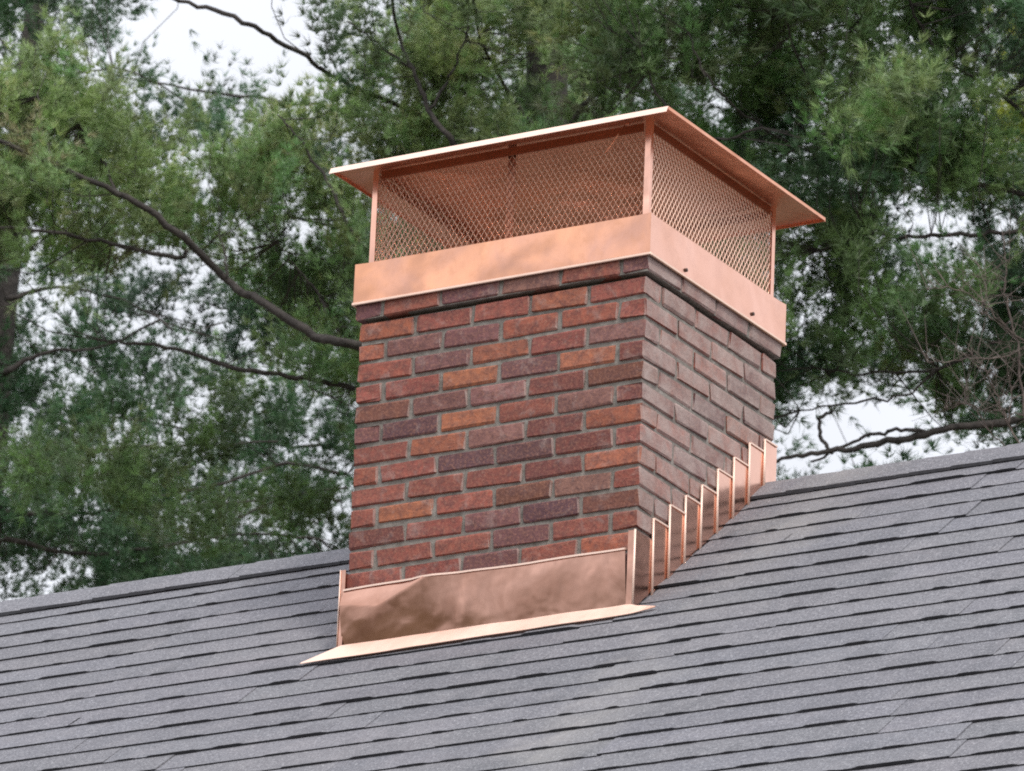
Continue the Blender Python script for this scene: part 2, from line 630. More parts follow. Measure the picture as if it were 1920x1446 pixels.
# ridge caps: folded pieces lapping along the ridge
def ridge_cap_mesh():
    L, wd = 0.24, 0.105
    V, F, FM = [], [], []
    cols = []
    for xi, lift in ((0.0, 0.0045), (L, 0.0005)):
        for th in (-0.006, 0.0042):
            ring = []
            for s, kx in ((-1, 1.0), (-0.5, 0.5), (-0.12, 0.12), (0, 0), (0.12, 0.12), (0.5, 0.5), (1, 1.0)):
                yy = s * wd
                drop = abs(yy) * SL
                if abs(s) < 0.2:
                    drop = abs(yy) * SL * 0.55 + 0.0045 * (1 if s == 0 else 1)
                ring.append((xi, yy, -drop + lift + th))
            cols.append(ring)
    idx = {}
    for ci, ring in enumerate(cols):
        for ri, p in enumerate(ring):
            idx[ci, ri] = len(V)
            V.append(p)
    nR = 7
    for ri in range(nR - 1):
        F.append((idx[1, ri], idx[1, ri + 1], idx[3, ri + 1], idx[3, ri])); FM.append(0)
        F.append((idx[0, ri], idx[2, ri], idx[2, ri + 1], idx[0, ri + 1])); FM.append(1)
        F.append((idx[0, ri], idx[0, ri + 1], idx[1, ri + 1], idx[1, ri])); FM.append(1)
        F.append((idx[2, ri], idx[3, ri], idx[3, ri + 1], idx[2, ri + 1])); FM.append(1)
    for ri in (0, nR - 1):
        F.append((idx[0, ri], idx[1, ri], idx[3, ri], idx[2, ri])); FM.append(1)
    return mesh_from('ridge_cap', V, F, [SHINGLE, ASPHALT], FM)


RC = ridge_cap_mesh()
x = X0 + 0.02
while x < X1 - 0.2:
    if not (-W_ - 0.16 < x < -0.05):
        o = link_mesh('ridge_cap', RC)
        o.location = (x, YR + rnd.uniform(-0.003, 0.003), ZRIDGE + 0.006 + wav(x, YR))
        o.rotation_euler = (0, 0, rnd.uniform(-0.012, 0.012))
        f = rnd.uniform(0.9, 1.1)
        o.color = (f, f, f * 1.01, 1)
        child(o)
    x += 0.142

# ------------------------------------------------------------------ chimney
chim = thing('brick_chimney', 'weathered red brick chimney stack rising through the grey shingle roof', 'chimney', (-W_ / 2, D_ / 2, ZC - 1.2))


def cparent(o, root):
    o.parent = root
    o.matrix_parent_inverse = Matrix.Translation(-root.location)
    return o


PITCH_Z = 0.0677
mi = 0.0060
mb = MB()
mb.box(-W_ + mi, -mi, mi, D_ - mi, ZC - 1.95, ZC - 0.0045)
mb.box(-W_ + 0.03, -0.03, 0.03, D_ - 0.03, ZC - 0.0045, ZC + 0.15)
mb.box(-W_ - 0.006, 0.006, -0.006, D_ + 0.006, ZC + 0.0085, ZC + 0.16)
core = cparent(mb.build('mortar', MORTAR), chim)

COLS = {'O': (0.46, 0.150, 0.075), 'B': (0.45, 0.130, 0.072), 'R': (0.36, 0.102, 0.070), 'D': (0.23, 0.070, 0.055),
        'P': (0.215, 0.092, 0.092), 'V': (0.125, 0.058, 0.066), 'W': (0.30, 0.145, 0.125), 'N': (0.20, 0.075, 0.045)}
FRONT = ['BRROR', 'BPPBBR', 'RPORW', 'RROPOD', 'NPWDN', 'PVORWD', 'ROWDB', 'BRVVDR', 'RRRDO', 'RORNWR',
         'DRPVN', 'RRRPRR', 'RRPRBR', 'OPRRRP', 'RRPRRD', 'PRRRPR', 'RDRPR', 'RRPRRR']


def brick_mesh(L, dpt, hgt, seed):
    r = random.Random(seed)
    bm = bmesh.new()
    bmesh.ops.create_cube(bm, size=1.0)
    for v in bm.verts:
        v.co = Vector((v.co.x * L, v.co.y * dpt, v.co.z * hgt))
    bmesh.ops.bevel(bm, geom=bm.edges[:], offset=0.0045, segments=1, affect='EDGES')
    for v in bm.verts:
        v.co += Vector((r.uniform(-1, 1) * 0.0045, r.uniform(-1, 1) * 0.0022, r.uniform(-1, 1) * 0.0030))
    me = bpy.data.meshes.new('brick')
    bm.to_mesh(me)
    bm.free()
    me.materials.append(BRICK)
    return me


J = 0.0118
HB = PITCH_Z - J
WB = 0.204 / 2 - J
_cache = {}


def get_brick(L):
    key = (round(L, 3), rnd.randrange(7))
    if key not in _cache:
        _cache[key] = brick_mesh(L, WB, HB, hash(key) % 9999)
    return _cache[key]


def rcol(ch):
    c = COLS[ch]
    f = rnd.uniform(0.86, 1.14)
    return (c[0] * f, c[1] * f * rnd.uniform(0.94, 1.06), c[2] * f * rnd.uniform(0.92, 1.08), 1)


def put_brick(cx, cy, z, L, along_y, ch, e=0.0):
    o = link_mesh('brick', get_brick(L))
    o.location = (cx + rnd.uniform(-0.0012, 0.0012), cy + rnd.uniform(-0.0012, 0.0012), z + rnd.uniform(-0.001, 0.001))
    rz = (math.pi / 2 if along_y else 0) + (math.pi if rnd.random() < 0.5 else 0)
    o.rotation_euler = (rnd.uniform(-0.006, 0.006), rnd.uniform(-0.006, 0.006), rz + rnd.uniform(-0.007, 0.007))
    o.color = rcol(ch)
    cparent(o, chim)


def course(k, z, e=0.0, row=None):
    """one course: outer faces at -W-e..e and -e..D+e; odd courses run through on the front"""
    xa, xb, ya, yb = -W_ - e, e, -e, D_ + e
    half = (WB + J)
    side_pick = lambda: rnd.choices('RPDVWNB', (6, 4, 3, 2, 4, 2, 1))[0]
    if k % 2 == 1:
        n = 5
        p = (xb - xa + J) / n
        for i in range(n):
            put_brick(xa + p * (i + 0.5) - J / 2, ya + WB / 2, z, p - J, False, row[i] if row else side_pick())
        ys, ye, n = ya + half, yb, 4
        p = (ye - ys - half + J) / 3
        for sx in (xa + WB / 2, xb - WB / 2):
            if sx < -0.5 and ZF + SL * yb < z - 9:
                continue
            for i in range(3):
                cy = ys + p * (i + 0.5) - J / 2
                if z + 0.05 > ZF + SL * (cy - p):
                    put_brick(sx, cy, z, p - J, True, side_pick())
            cy = yb - WB / 2
            if z + 0.05 > ZF + SL * (cy - 0.2):
                put_brick(sx + (p - J - WB) / 2 * (1 if sx < -0.5 else -1), cy, z, p - J, False, side_pick())
    else:
        n = 4
        p = (yb - ya + J) / n
        for sx, first in ((xa + WB / 2, row[0] if row else 'R'), (xb - WB / 2, row[-1] if row else 'R')):
            for i in range(n):
                cy = ya + p * (i + 0.5) - J / 2
                if i == 0 or z + 0.05 > ZF + SL * (cy - p):
                    put_brick(sx, cy, z, p - J, True, first if i == 0 else side_pick())
        xs = xa + half
        n = 4
        p = (xb - xa - 2 * half + J) / n
        for i in range(n):
            put_brick(xs + p * (i + 0.5) - J / 2, ya + WB / 2, z, p - J, False, row[i + 1] if row else side_pick())


for k in range(1, 17):
    course(k, ZC - (k - 0.5) * PITCH_Z, 0.0, FRONT[k - 1])
course(0, ZC + 0.5 * PITCH_Z + 0.004, 0.0105, 'PRPWRP')

# unseen mortar crown closing the stack, added pale to bounce light onto the lid
CROWN = mat_simple('crown', (0.42, 0.40, 0.37), (0.54, 0.52, 0.49), 9)
mb = MB()
mb.hexa([(-W_ - 0.004, 0 - 0.004, ZC + 0.161), (0.004, -0.004, ZC + 0.161), (0.004, D_ + 0.004, ZC + 0.161), (-W_ - 0.004, D_ + 0.004, ZC + 0.161),
         (-W_ + 0.25, 0.25, ZC + 0.205), (-0.25, 0.25, ZC + 0.205), (-0.25, D_ - 0.25, ZC + 0.205), (-W_ + 0.25, D_ - 0.25, ZC + 0.205)])
cparent(mb.build('mortar_crown', CROWN), chim)

# ------------------------------------------------------------------ copper chimney cap
E2 = 0.0180
ZB, ZT = ZC + 0.0567, ZC + 0.1915
cap = thing('chimney_cap', 'new copper chimney cap with hipped lid and wire mesh sides', 'chimney cap', (-W_ / 2, D_ / 2, ZC + 0.0567))


def grid_sheet(name, fn, nu, nv, mat, thick=0.0014, root=None, smooth=True):
    """a thin sheet: fn(u, v) -> (point, normal) ; two skins and rims"""
    V, F = [], []
    for s in (0.0, -thick):
        for j in range(nv + 1):
            for i in range(nu + 1):
                p, n = fn(i / nu, j / nv)
                V.append(np.asarray(p) + s * np.asarray(n))
    N = (nu + 1) * (nv + 1)
    for j in range(nv):
        for i in range(nu):
            a = j * (nu + 1) + i
            F.append((a, a + 1, a + nu + 2, a + nu + 1))
            F.append((N + a, N + a + nu + 1, N + a + nu + 2, N + a + 1))
    rim = [i for i in range(nu + 1)] + [(j + 1) * (nu + 1) - 1 for j in range(1, nv + 1)] + \
          [nv * (nu + 1) + i for i in range(nu - 1, -1, -1)] + [j * (nu + 1) for j in range(nv - 1, 0, -1)]
    for a, b in zip(rim, rim[1:] + rim[:1]):
        F.append((a, N + a, N + b, b))
    o = link_mesh(name, mesh_from(name, V, F, mat, None, smooth))
    bm = bmesh.new()
    bm.from_mesh(o.data)
    for e in bm.edges:
        if len(e.link_faces) == 2 and e.calc_face_angle(0) > 0.7:
            e.smooth = False
    bm.to_mesh(o.data)
    bm.free()
    if root is not None:
        cparent(o, root)
    return o


# skirt band: four bent faces with slight oil-canning
xa, xb, ya, yb = -W_ - E2, E2, -E2, D_ + E2
corners = [(xa, ya), (xb, ya), (xb, yb), (xa, yb)]


def skirt():
    mb = MB()
    V, F = [], []
    per, nz = [], 5
    for c in range(4):
        a, b = np.array(corners[c]), np.array(corners[(c + 1) % 4])
        n = 22
        nrm = np.array([(b - a)[1], -(b - a)[0]]) / np.linalg.norm(b - a)
        for i in range(n):
            per.append((a + (b - a) * i / n, nrm if i else nrm * 0, c, i / n))
    for j in range(nz + 1):
        for (p, nrm, c, u) in per:
            z = ZB + (ZT - ZB) * j / nz
            bulge = 0.0035 * noise.noise(Vector((p[0] * 3.2, p[1] * 3.2, z * 5))) * math.sin(math.pi * j / nz)
            tuck = -0.004 * (j / nz)
            q = p + nrm * (bulge + tuck)
            V.append((q[0], q[1], z))
    n = len(per)
    for j in range(nz):
        for i in range(n):
            i2 = (i + 1) % n
            F.append((j * n + i, j * n + i2, (j + 1) * n + i2, (j + 1) * n + i))
    # top shelf towards the posts
    inner_ = len(V)
    for (p, nrm, c, u) in per:
        q = np.array([-W_ / 2, D_ / 2]) + (p - np.array([-W_ / 2, D_ / 2])) * 0.86
        V.append((q[0], q[1], ZT + 0.004))
    for i in range(n):
        i2 = (i + 1) % n
        F.append((nz * n + i, nz * n + i2, inner_ + i2, inner_ + i))
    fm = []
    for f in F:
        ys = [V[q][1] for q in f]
        fm.append(1 if max(ys) < ya + 0.02 else 0)  # front face takes the warm copper with its reflection painted in
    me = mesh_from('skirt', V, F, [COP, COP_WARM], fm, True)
    bm = bmesh.new()
    bm.from_mesh(me)
    for e in bm.edges:
        if len(e.link_faces) == 2 and e.calc_face_angle(0) > 0.5:
            e.smooth = False
    bm.to_mesh(me)
    bm.free()
    return link_mesh('skirt', me)


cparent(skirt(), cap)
# drip hem along the foot of the skirt
mb = MB()
h = 0.0075
mb.box(xa - 0.004, xb + 0.004, ya - 0.004, ya + 0.004, ZB - 0.003, ZB + h)
mb.box(xa - 0.004, xb + 0.004, yb - 0.004, yb + 0.004, ZB - 0.003, ZB + h)
mb.box(xa - 0.004, xa + 0.004, ya + 0.004, yb - 0.004, ZB - 0.003, ZB + h)
mb.box(xb - 0.004, xb + 0.004, ya + 0.004, yb - 0.004, ZB - 0.003, ZB + h)
cparent(mb.build('drip_hem', COP_FL, bevel=0.002), cap)
# screws on the right face
for (yy, zz) in ((0.203, 0.082), (0.626, 0.086)):
    V, F = tube([(xb - 0.004, yy, ZC + zz), (xb + 0.0045, yy, ZC + zz), (xb + 0.006, yy, ZC + zz)], [0.006, 0.006, 0.003], 8)
    cparent(link_mesh('screw', mesh_from('screw', V, F, DARKSTEEL)), cap)

# posts, rails
INS = 0.030
px0, px1, py0, py1 = xa + INS, xb - INS, ya + INS, yb - INS
ZE = ZC + 0.500                              # underside of the lid at the eave
OVH = 0.088
RISE = 0.056
ex0, ex1, ey0, ey1 = -W_ - OVH, OVH + 0.006, -0.072, D_ + 0.111


def lid_z(x, y):
    cx, cy = (ex0 + ex1) / 2, (ey0 + ey1) / 2
    tx = abs(x - cx) / ((ex1 - ex0) / 2)
    ty = abs(y - cy) / ((ey1 - ey0) / 2)
    return ZE + RISE * (1 - max(tx, ty))


pw = 0.019
for (x, y, sx, sy) in ((px0, py0, 1, 1), (px1, py0, -1, 1), (px1, py1, -1, -1), (px0, py1, 1, -1)):
    mb = MB()
    zt = lid_z(x, y) + 0.002
    t_ = 0.003
    mb.box(*sorted((x, x + sx * pw)), *sorted((y, y + sy * t_)), ZT, zt)
    mb.box(*sorted((x, x + sx * t_)), *sorted((y + sy * t_, y + sy * pw)), ZT, zt)
    cparent(mb.build('post', COP, bevel=0.0006), cap)
# top rails under the lid
zr_ = lid_z(px0, py0) - 0.004
for a, b, inw in (((px0, py0), (px1, py0), (0, 1)), ((px1, py0), (px1, py1), (-1, 0)),
                  ((px1, py1), (px0, py1), (0, -1)), ((px0, py1), (px0, py0), (1, 0))):
    mb = MB()
    n = np.array([inw[0], inw[1], 0.0])
    A = np.array([*a, zr_ - 0.013]) + n * 0.0045
    B = np.array([*b, zr_ - 0.013]) + n * 0.0045
    d = (B - A) / np.linalg.norm(B - A)
    mb.bar(A + d * 0.028, B - d * 0.028, n * 0.0012, np.array([0, 0, 0.014]))
    cparent(mb.build('top_rail', COP_DARK, bevel=0.0004), cap)
# middle stiffener straps
for (x, y, n) in (((px0 + px1) / 2, py0 + 0.012, (0, 1)), ((px0 + px1) / 2, py1 - 0.012, (0, -1))):
    mb = MB()
    mb.box(x - 0.014, x + 0.014, y - 0.0015, y + 0.0015, ZT, lid_z(x, py0) + 0.001)
    cparent(mb.build('strap', COP_DARK, bevel=0.0004), cap)
# folded clip under the lid near the front corner
mb = MB()
mb.bar((-0.095, 0.005, ZC + 0.512), (-0.170, 0.020, ZC + 0.437), (0.006, 0.0015, 0.006), (0, 0.0012, 0.0002))
mb.bar((-0.095, 0.005, ZC + 0.508), (-0.090, 0.028, ZC + 0.516), (0.008, 0, 0), (0, 0, 0.0012))
cparent(mb.build('clip', COP, bevel=0.0004), cap)


# expanded-metal screens
def screen(a, b, z0, z1):
    a, b = np.array([*a, 0.0]), np.array([*b, 0.0])
    L = np.linalg.norm(b - a)
    d = (b - a) / L
    nrm = np.array([d[1], -d[0], 0])
    z = np.array([0, 0, 1.0])
    H = z1 - z0
    DW, DH = 0.0198, 0.0315
    mb = MB()
    nU = int(L / DW) + int(H / DH) + 3
    for sgn in (1, -1):
        for i in range(-int(H / DH) - 2, nU):
            u0 = i * DW + (0 if sgn == 1 else 0)
            # line: u = u0 + sgn * (v / DH) * DW
            pts = []
            v0, v1 = 0.0, H
            ua, ub = u0 + (0 if sgn == 1 else 0), u0 + sgn * H / DH * DW
            # clip to 0..L in u
            sl_ = sgn * DW / DH
            lo, hi = 0.0, H
            va, vb = (0 - u0) / sl_, (L - u0) / sl_
            lo, hi = max(lo, min(va, vb)), min(hi, max(va, vb))
            if hi - lo < 0.004:
                continue
            off = nrm * (0.0007 * sgn)
            p = a + d * (u0 + sl_ * lo) + z * (z0 + lo) + off
            q = a + d * (u0 + sl_ * hi) + z * (z0 + hi) + off
            di = (q - p) / np.linalg.norm(q - p)
            wv = np.cross(di, nrm)
            wv = wv * 0.00105 + nrm * 0.0006
            mb.bar(p, q, wv, nrm * 0.0005)
    return mb


for a, b in (((px0 + 0.006, py0 + 0.0065), (px1 - 0.006, py0 + 0.0065)), ((px1 - 0.0065, py0 + 0.008), (px1 - 0.0065, py1 - 0.008)),
             ((px1 - 0.006, py1 - 0.0065), (px0 + 0.006, py1 - 0.0065)), ((px0 + 0.0065, py1 - 0.008), (px0 + 0.0065, py0 + 0.008))):
    o = cparent(screen(a, b, ZT + 0.005, zr_ - 0.002).build('wire_mesh', COP_WIRE), cap)


# lid: hipped sheet with a turned-down edge
def lid():
    cx, cy = (ex0 + ex1) / 2, (ey0 + ey1) / 2
    V, F = [], []
    N = 24

    def zz(x, y, u, v):
        return lid_z(x, y) + 0.004 * noise.noise(Vector((x * 3.5, y * 3.5, 1.0))) * (1 - max(abs(u), abs(v)))
    for th in (0.0, 0.0022):
        for j in range(N + 1):
            for i in range(N + 1):
                u, v = 2 * i / N - 1, 2 * j / N - 1
                x, y = cx + u * (ex1 - ex0) / 2, cy + v * (ey1 - ey0) / 2
                V.append((x, y, zz(x, y, u, v) + th))
    n1 = (N + 1) ** 2
    for j in range(N):
        for i in range(N):
            a = j * (N + 1) + i
            q = [a, a + 1, a + N + 2, a + N + 1]
            # diagonals along the hips
            if (i < N / 2) == (j < N / 2):
                tris = [(0, 1, 2), (0, 2, 3)]
            else:
                tris = [(0, 1, 3), (1, 2, 3)]
            for t3 in tris:
                F.append(tuple(q[k] for k in t3)[::-1])
                F.append(tuple(n1 + q[k] for k in t3))
    me = mesh_from('lid', V, F, COP_LID)
    return link_mesh('lid', me)


cparent(lid(), cap)
mb = MB()
o_ = 0.0025
zt_ = ZE + 0.0045
ring_t = [(ex0, ey0), (ex1, ey0), (ex1, ey1), (ex0, ey1)]
sg = [(-1, -1), (1, -1), (1, 1), (-1, 1)]
# the front hem is deep and flares outwards, the other three are shallow
for a, b, lp, flx, fly in ((0, 1, 0.017, 0.0, 0.0105), (1, 2, 0.006, 0.0, 0.0), (2, 3, 0.008, 0.0, 0.0), (3, 0, 0.008, 0.0, 0.0)):
    P = []
    for z, fl in ((ZE - lp, 1), (zt_, 0)):
        (xa_, ya__), (xb_, yb__) = ring_t[a], ring_t[b]
        sa, sb_ = sg[a], sg[b]
        fy = fly * fl
        P += [(xa_ + sa[0] * o_, ya__ + sa[1] * (o_ + fy), z), (xb_ + sb_[0] * o_, yb__ + sb_[1] * (o_ + fy), z),
              (xb_, yb__ + sb_[1] * fy, z), (xa_, ya__ + sa[1] * fy, z)]
    mb.hexa(P, 0 if a == 0 else 1)  # front hem pale with a painted sky glint, the rest plain lid copper
cparent(mb.build('lid_edge', [COP_EDGE, COP_LID]), cap)

# ------------------------------------------------------------------ copper flashing at the foot of the stack
flash = thing('copper_flashing', 'shiny copper flashing stepped up the chimney foot with dented front apron', 'flashing', (-W_ / 2, -0.02, ZF))


def apron_pt(u, v):
    x = -W_ + 0.010 + u * (W_ - 0.030)
    zb = ZF + SL * (-0.012) + 0.006
    zt = ZC - 0.882 + 0.0018 * math.sin(u * 5.2 + 0.6) + 0.0010 * math.sin(u * 17)
    z = zb + (zt - zb) * v
    # creased dent at the top left: a fold line running from the left edge to the top edge
    cu, cv = 0.135, 0.60
    if u < cu:
        fold = 0.74 + (cv - 0.74) * u / cu
    else:
        fold = cv + (1.02 - cv) * (u - cu) / 0.175
    base = 0.010 + 0.004 * math.sin(v * math.pi)
    d = base
    if v > fold:
        d = base + 0.024 * (1 - (v - fold) / max(1e-3, 1.0 - fold + 0.06))
        amp = 1.0
    else:
        d = base + 0.024 * max(0.0, 1 - (fold - v) / 0.95) * (1 if u < 0.30 else max(0, 1 - (u - 0.30) / 0.12))
    if u > 0.31 and v > fold:
        d = base
    # shallow vertical buckles further right
    d += 0.0045 * math.exp(-((u - 0.43 - 0.02 * v) / 0.018) ** 2) * math.exp(-((v - 0.3) / 0.35) ** 2)
    d += 0.0025 * noise.noise(Vector((x * 5.5, 0.3, z * 6.5))) + 0.0012 * noise.noise(Vector((x * 14, 2.3, z * 11)))
    lean = 0.021 if u > 0.34 else (0.010 + 0.011 * (u / 0.34) ** 2)
    d += -lean * (1 - v) + (0.020 if u > 0.34 else 0.010 + 0.010 * u / 0.34)
    # top edge pressed back against the brick
    return np.array([x, -d - 0.004, z])


def apron_fn(u, v):
    e = 1e-3
    p = apron_pt(u, v)
    du = apron_pt(min(1, u + e), v) - apron_pt(max(0, u - e), v)
    dv = apron_pt(u, min(1, v + e)) - apron_pt(u, max(0, v - e))
    n = np.cross(du, dv)
    return p, n / (np.linalg.norm(n) + 1e-12)


grid_sheet('apron', apron_fn, 90, 26, COP_APRON, 0.0015, flash)
# bright folded top edge of the apron
mb = MB()
pts = [apron_pt(i / 24, 1.0) for i in range(25)]
for p, q in zip(pts, pts[1:]):
    mb.bar(p + (0, 0.002, 0.001), q + (0, 0.002, 0.001), (0, 0.0075, 0.002), (0, 0, 0.003))
cparent(mb.build('apron_hem', COP_EDGE), flash)


def roofp(x, y, h):
    return np.array([x, y, ZF + SL * y]) + nax * h


# flange lying on the shingles
def flange_fn(u, v):
    x = -1.120 + u * 1.215
    lo = -0.076 + 0.020 * u
    hi = -0.026
    if u < 0.10:
        hi = lo + 0.010 + (-0.026 - lo - 0.010) * (u / 0.10)
    if u > 0.94:
        lo = lo + (hi - lo - 0.012) * ((u - 0.94) / 0.06) ** 1.3
        hi = hi - 0.006
    y = lo + (hi - lo) * v
    h = 0.011 + 0.003 * noise.noise(Vector((x * 7, y * 9, 0))) + 0.017 * v * min(1, u / 0.10) * min(1, (1 - u) / 0.08)
    return roofp(x, y, h), nax


grid_sheet('flange', flange_fn, 60, 5, COP_FL, 0.002, flash)


def corner_wrap(xc, sx, ztop, root):
    """piece folded round a front corner: xc = corner x, sx = outward sign"""
    mb = MB()
    t_ = 0.0018
    o2 = 0.011 if sx > 0 else 0.003
    xo = xc + sx * o2
    yf = -0.030
    # front leaf
    def zb(y):
        return ZF + SL * y + 0.012
    x_in = xc - sx * 0.014
    mb.hexa([(x_in, yf, zb(yf)), (xo, yf, zb(yf)), (xo, yf + t_, zb(yf)), (x_in, yf + t_, zb(yf)),
             (x_in, yf, ztop), (xo, yf, ztop), (xo, yf + t_, ztop), (x_in, yf + t_, ztop)])
    yb_ = 0.085
    mb.hexa([(xo, yf + t_, zb(yf)), (xo - sx * t_, yf + t_, zb(yf)), (xo - sx * (t_ + 0.006), yb_, zb(yb_) - 0.004), (xo - sx * 0.006, yb_, zb(yb_) - 0.004),
             (xo, yf + t_, ztop), (xo - sx * t_, yf + t_, ztop), (xo - sx * (t_ + 0.006), yb_, ztop), (xo - sx * 0.006, yb_, ztop)])
    o = cparent(mb.build('corner_flashing', COP_APRON, bevel=0.0005), root)
    V, F = tube([(xo, yf - 0.002, zb(yf)), (xo, yf - 0.002, (zb(yf) + ztop) / 2), (xo, yf - 0.002, ztop)], [0.0034 if sx > 0 else 0.0018] * 3, 8)
    e = link_mesh('folded_edge', mesh_from('folded_edge', V, F, COP_EDGE, None, True), o)
    e.matrix_parent_inverse = Matrix.Identity(4)
    return o


corner_wrap(0.0, 1, ZC - 0.826, flash)
corner_wrap(-W_, -1, ZC - 0.815, flash)

tops = [-0.757, -0.686, -0.622, -0.556, -0.474, -0.407, -0.330, -0.282]
for sx, xc in ((1, 0.0), (-1, -W_)):
    for i in range(8):
        ya_ = 0.083 + 0.0955 * i
        yb_ = ya_ + 0.0955 + 0.018
        if i == 7:
            yb_ = D_ + 0.012
        zt = ZC + tops[i] + rnd.uniform(-0.003, 0.003)

        def zb(y):
            return min(ZF + SL * y, ZRIDGE) + 0.008
        f_out, b_out = 0.0066 + rnd.uniform(-0.001, 0.001), 0.0032
        t_ = 0.0016
        skew = rnd.uniform(-0.002, 0.004)
        zfb = zb(ya_) - 0.008
        mb = MB()
        X = lambda o_: xc + sx * o_
        # leaf on the brick
        mb.hexa([(X(f_out), ya_ + skew, zfb), (X(f_out - t_), ya_ + skew, zfb), (X(b_out - t_), yb_, zb(yb_)), (X(b_out), yb_, zb(yb_)),
                 (X(f_out - 0.002), ya_, zt), (X(f_out - 0.002 - t_), ya_, zt), (X(b_out - t_), yb_, zt), (X(b_out), yb_, zt)])
        o = cparent(mb.build('step_flashing', COP_STEP, bevel=0.0003), flash)
        # folded front edge, a bead with a small return towards the brick
        V, F = tube([(X(f_out + 0.0015), ya_ + skew - 0.002, zfb - 0.004), (X(f_out + 0.0005), ya_ + skew * 0.5 - 0.002, (zfb + zt) / 2), (X(f_out - 0.0005), ya_ - 0.002, zt + 0.001)],
                    [0.0046, 0.0042, 0.0038], 8)
        e = link_mesh('folded_edge', mesh_from('folded_edge', V, F, COP_EDGE, None, True), o)
        e.matrix_parent_inverse = Matrix.Identity(4)
        # sealed top edge
        mb = MB()
        mb.box(*sorted((X(0.0005), X(f_out + 0.0015))), ya_ + 0.004, min(ya_ + 0.0955, yb_) - 0.003, zt + 0.0003, zt + 0.0055)
        e = mb.build('top_hem', COP_EDGE)
        e.parent = o
        e.matrix_parent_inverse = Matrix.Identity(4)

# ------------------------------------------------------------------ trees
# foliage map in 96 px cells of the photograph (24 x 16 with a margin of two cells each side): what grows there
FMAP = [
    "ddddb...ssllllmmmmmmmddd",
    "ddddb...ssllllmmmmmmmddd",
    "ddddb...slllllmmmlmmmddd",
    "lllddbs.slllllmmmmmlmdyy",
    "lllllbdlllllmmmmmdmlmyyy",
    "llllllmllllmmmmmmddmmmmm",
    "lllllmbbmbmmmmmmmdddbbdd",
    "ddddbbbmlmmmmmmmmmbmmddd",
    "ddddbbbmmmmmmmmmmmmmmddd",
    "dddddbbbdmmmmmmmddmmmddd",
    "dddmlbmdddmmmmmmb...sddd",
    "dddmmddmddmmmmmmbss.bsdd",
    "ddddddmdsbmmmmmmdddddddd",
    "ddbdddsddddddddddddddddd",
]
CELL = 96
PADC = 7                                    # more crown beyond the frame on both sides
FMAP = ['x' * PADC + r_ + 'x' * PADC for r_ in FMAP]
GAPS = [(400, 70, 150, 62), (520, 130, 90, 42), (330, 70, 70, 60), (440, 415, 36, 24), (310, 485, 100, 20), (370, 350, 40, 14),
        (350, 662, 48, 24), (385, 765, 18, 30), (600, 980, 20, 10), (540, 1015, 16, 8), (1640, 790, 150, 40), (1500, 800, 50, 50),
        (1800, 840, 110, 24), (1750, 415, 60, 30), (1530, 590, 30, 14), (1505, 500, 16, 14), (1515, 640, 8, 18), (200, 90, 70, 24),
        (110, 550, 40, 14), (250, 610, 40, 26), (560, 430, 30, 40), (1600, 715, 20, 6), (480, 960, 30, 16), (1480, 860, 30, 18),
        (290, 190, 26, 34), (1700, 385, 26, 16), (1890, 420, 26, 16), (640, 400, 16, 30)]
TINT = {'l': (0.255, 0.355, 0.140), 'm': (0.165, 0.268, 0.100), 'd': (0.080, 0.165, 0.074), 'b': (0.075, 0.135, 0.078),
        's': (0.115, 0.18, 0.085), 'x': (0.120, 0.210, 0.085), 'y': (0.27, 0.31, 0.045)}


def gap_w(x, y):
    m = 0.0
    for gx, gy, a, b in GAPS:
        q = ((x - gx) / (a + 17)) ** 2 + ((y - gy) / (b + 17)) ** 2
        m = max(m, 1.0 - q)
    return m


def plumes_for(codes, per_cell, depth, spread, xr=(-1e9, 1e9)):
    """plume seats: (world point, code)"""
    out = []
    for j, row in enumerate(FMAP):
        for i, ch in enumerate(row):
            if ch not in codes:
                continue
            n = per_cell * codes[ch] / 7.0          # boughs; each carries about seven plumes
            n = int(n) + (1 if rnd.random() < n - int(n) else 0)
            for _ in range(n):
                bx = (i - 2 - PADC + rnd.random()) * CELL + rnd.gauss(0, 20)
                by = (j - 2 + rnd.random()) * CELL + rnd.gauss(0, 20)
                if not (xr[0] < bx < xr[1]):
                    continue
                bd = depth + rnd.gauss(0, spread)
                tone = min(1.5, max(0.6, rnd.gauss(1, 0.22)))
                for _k in range(rnd.randint(5, 9)):
                    ux, uy = rnd.gauss(0, 50), rnd.gauss(0, 24)
                    x, y = bx + ux, by + uy + 0.004 * ux * ux / 2
                    if gap_w(x, y - 8) > 0.0 and rnd.random() < 0.96:
                        continue
                    out.append((at(x, y, bd + rnd.gauss(0, 0.16)), ch, x, y, tone))
    return out


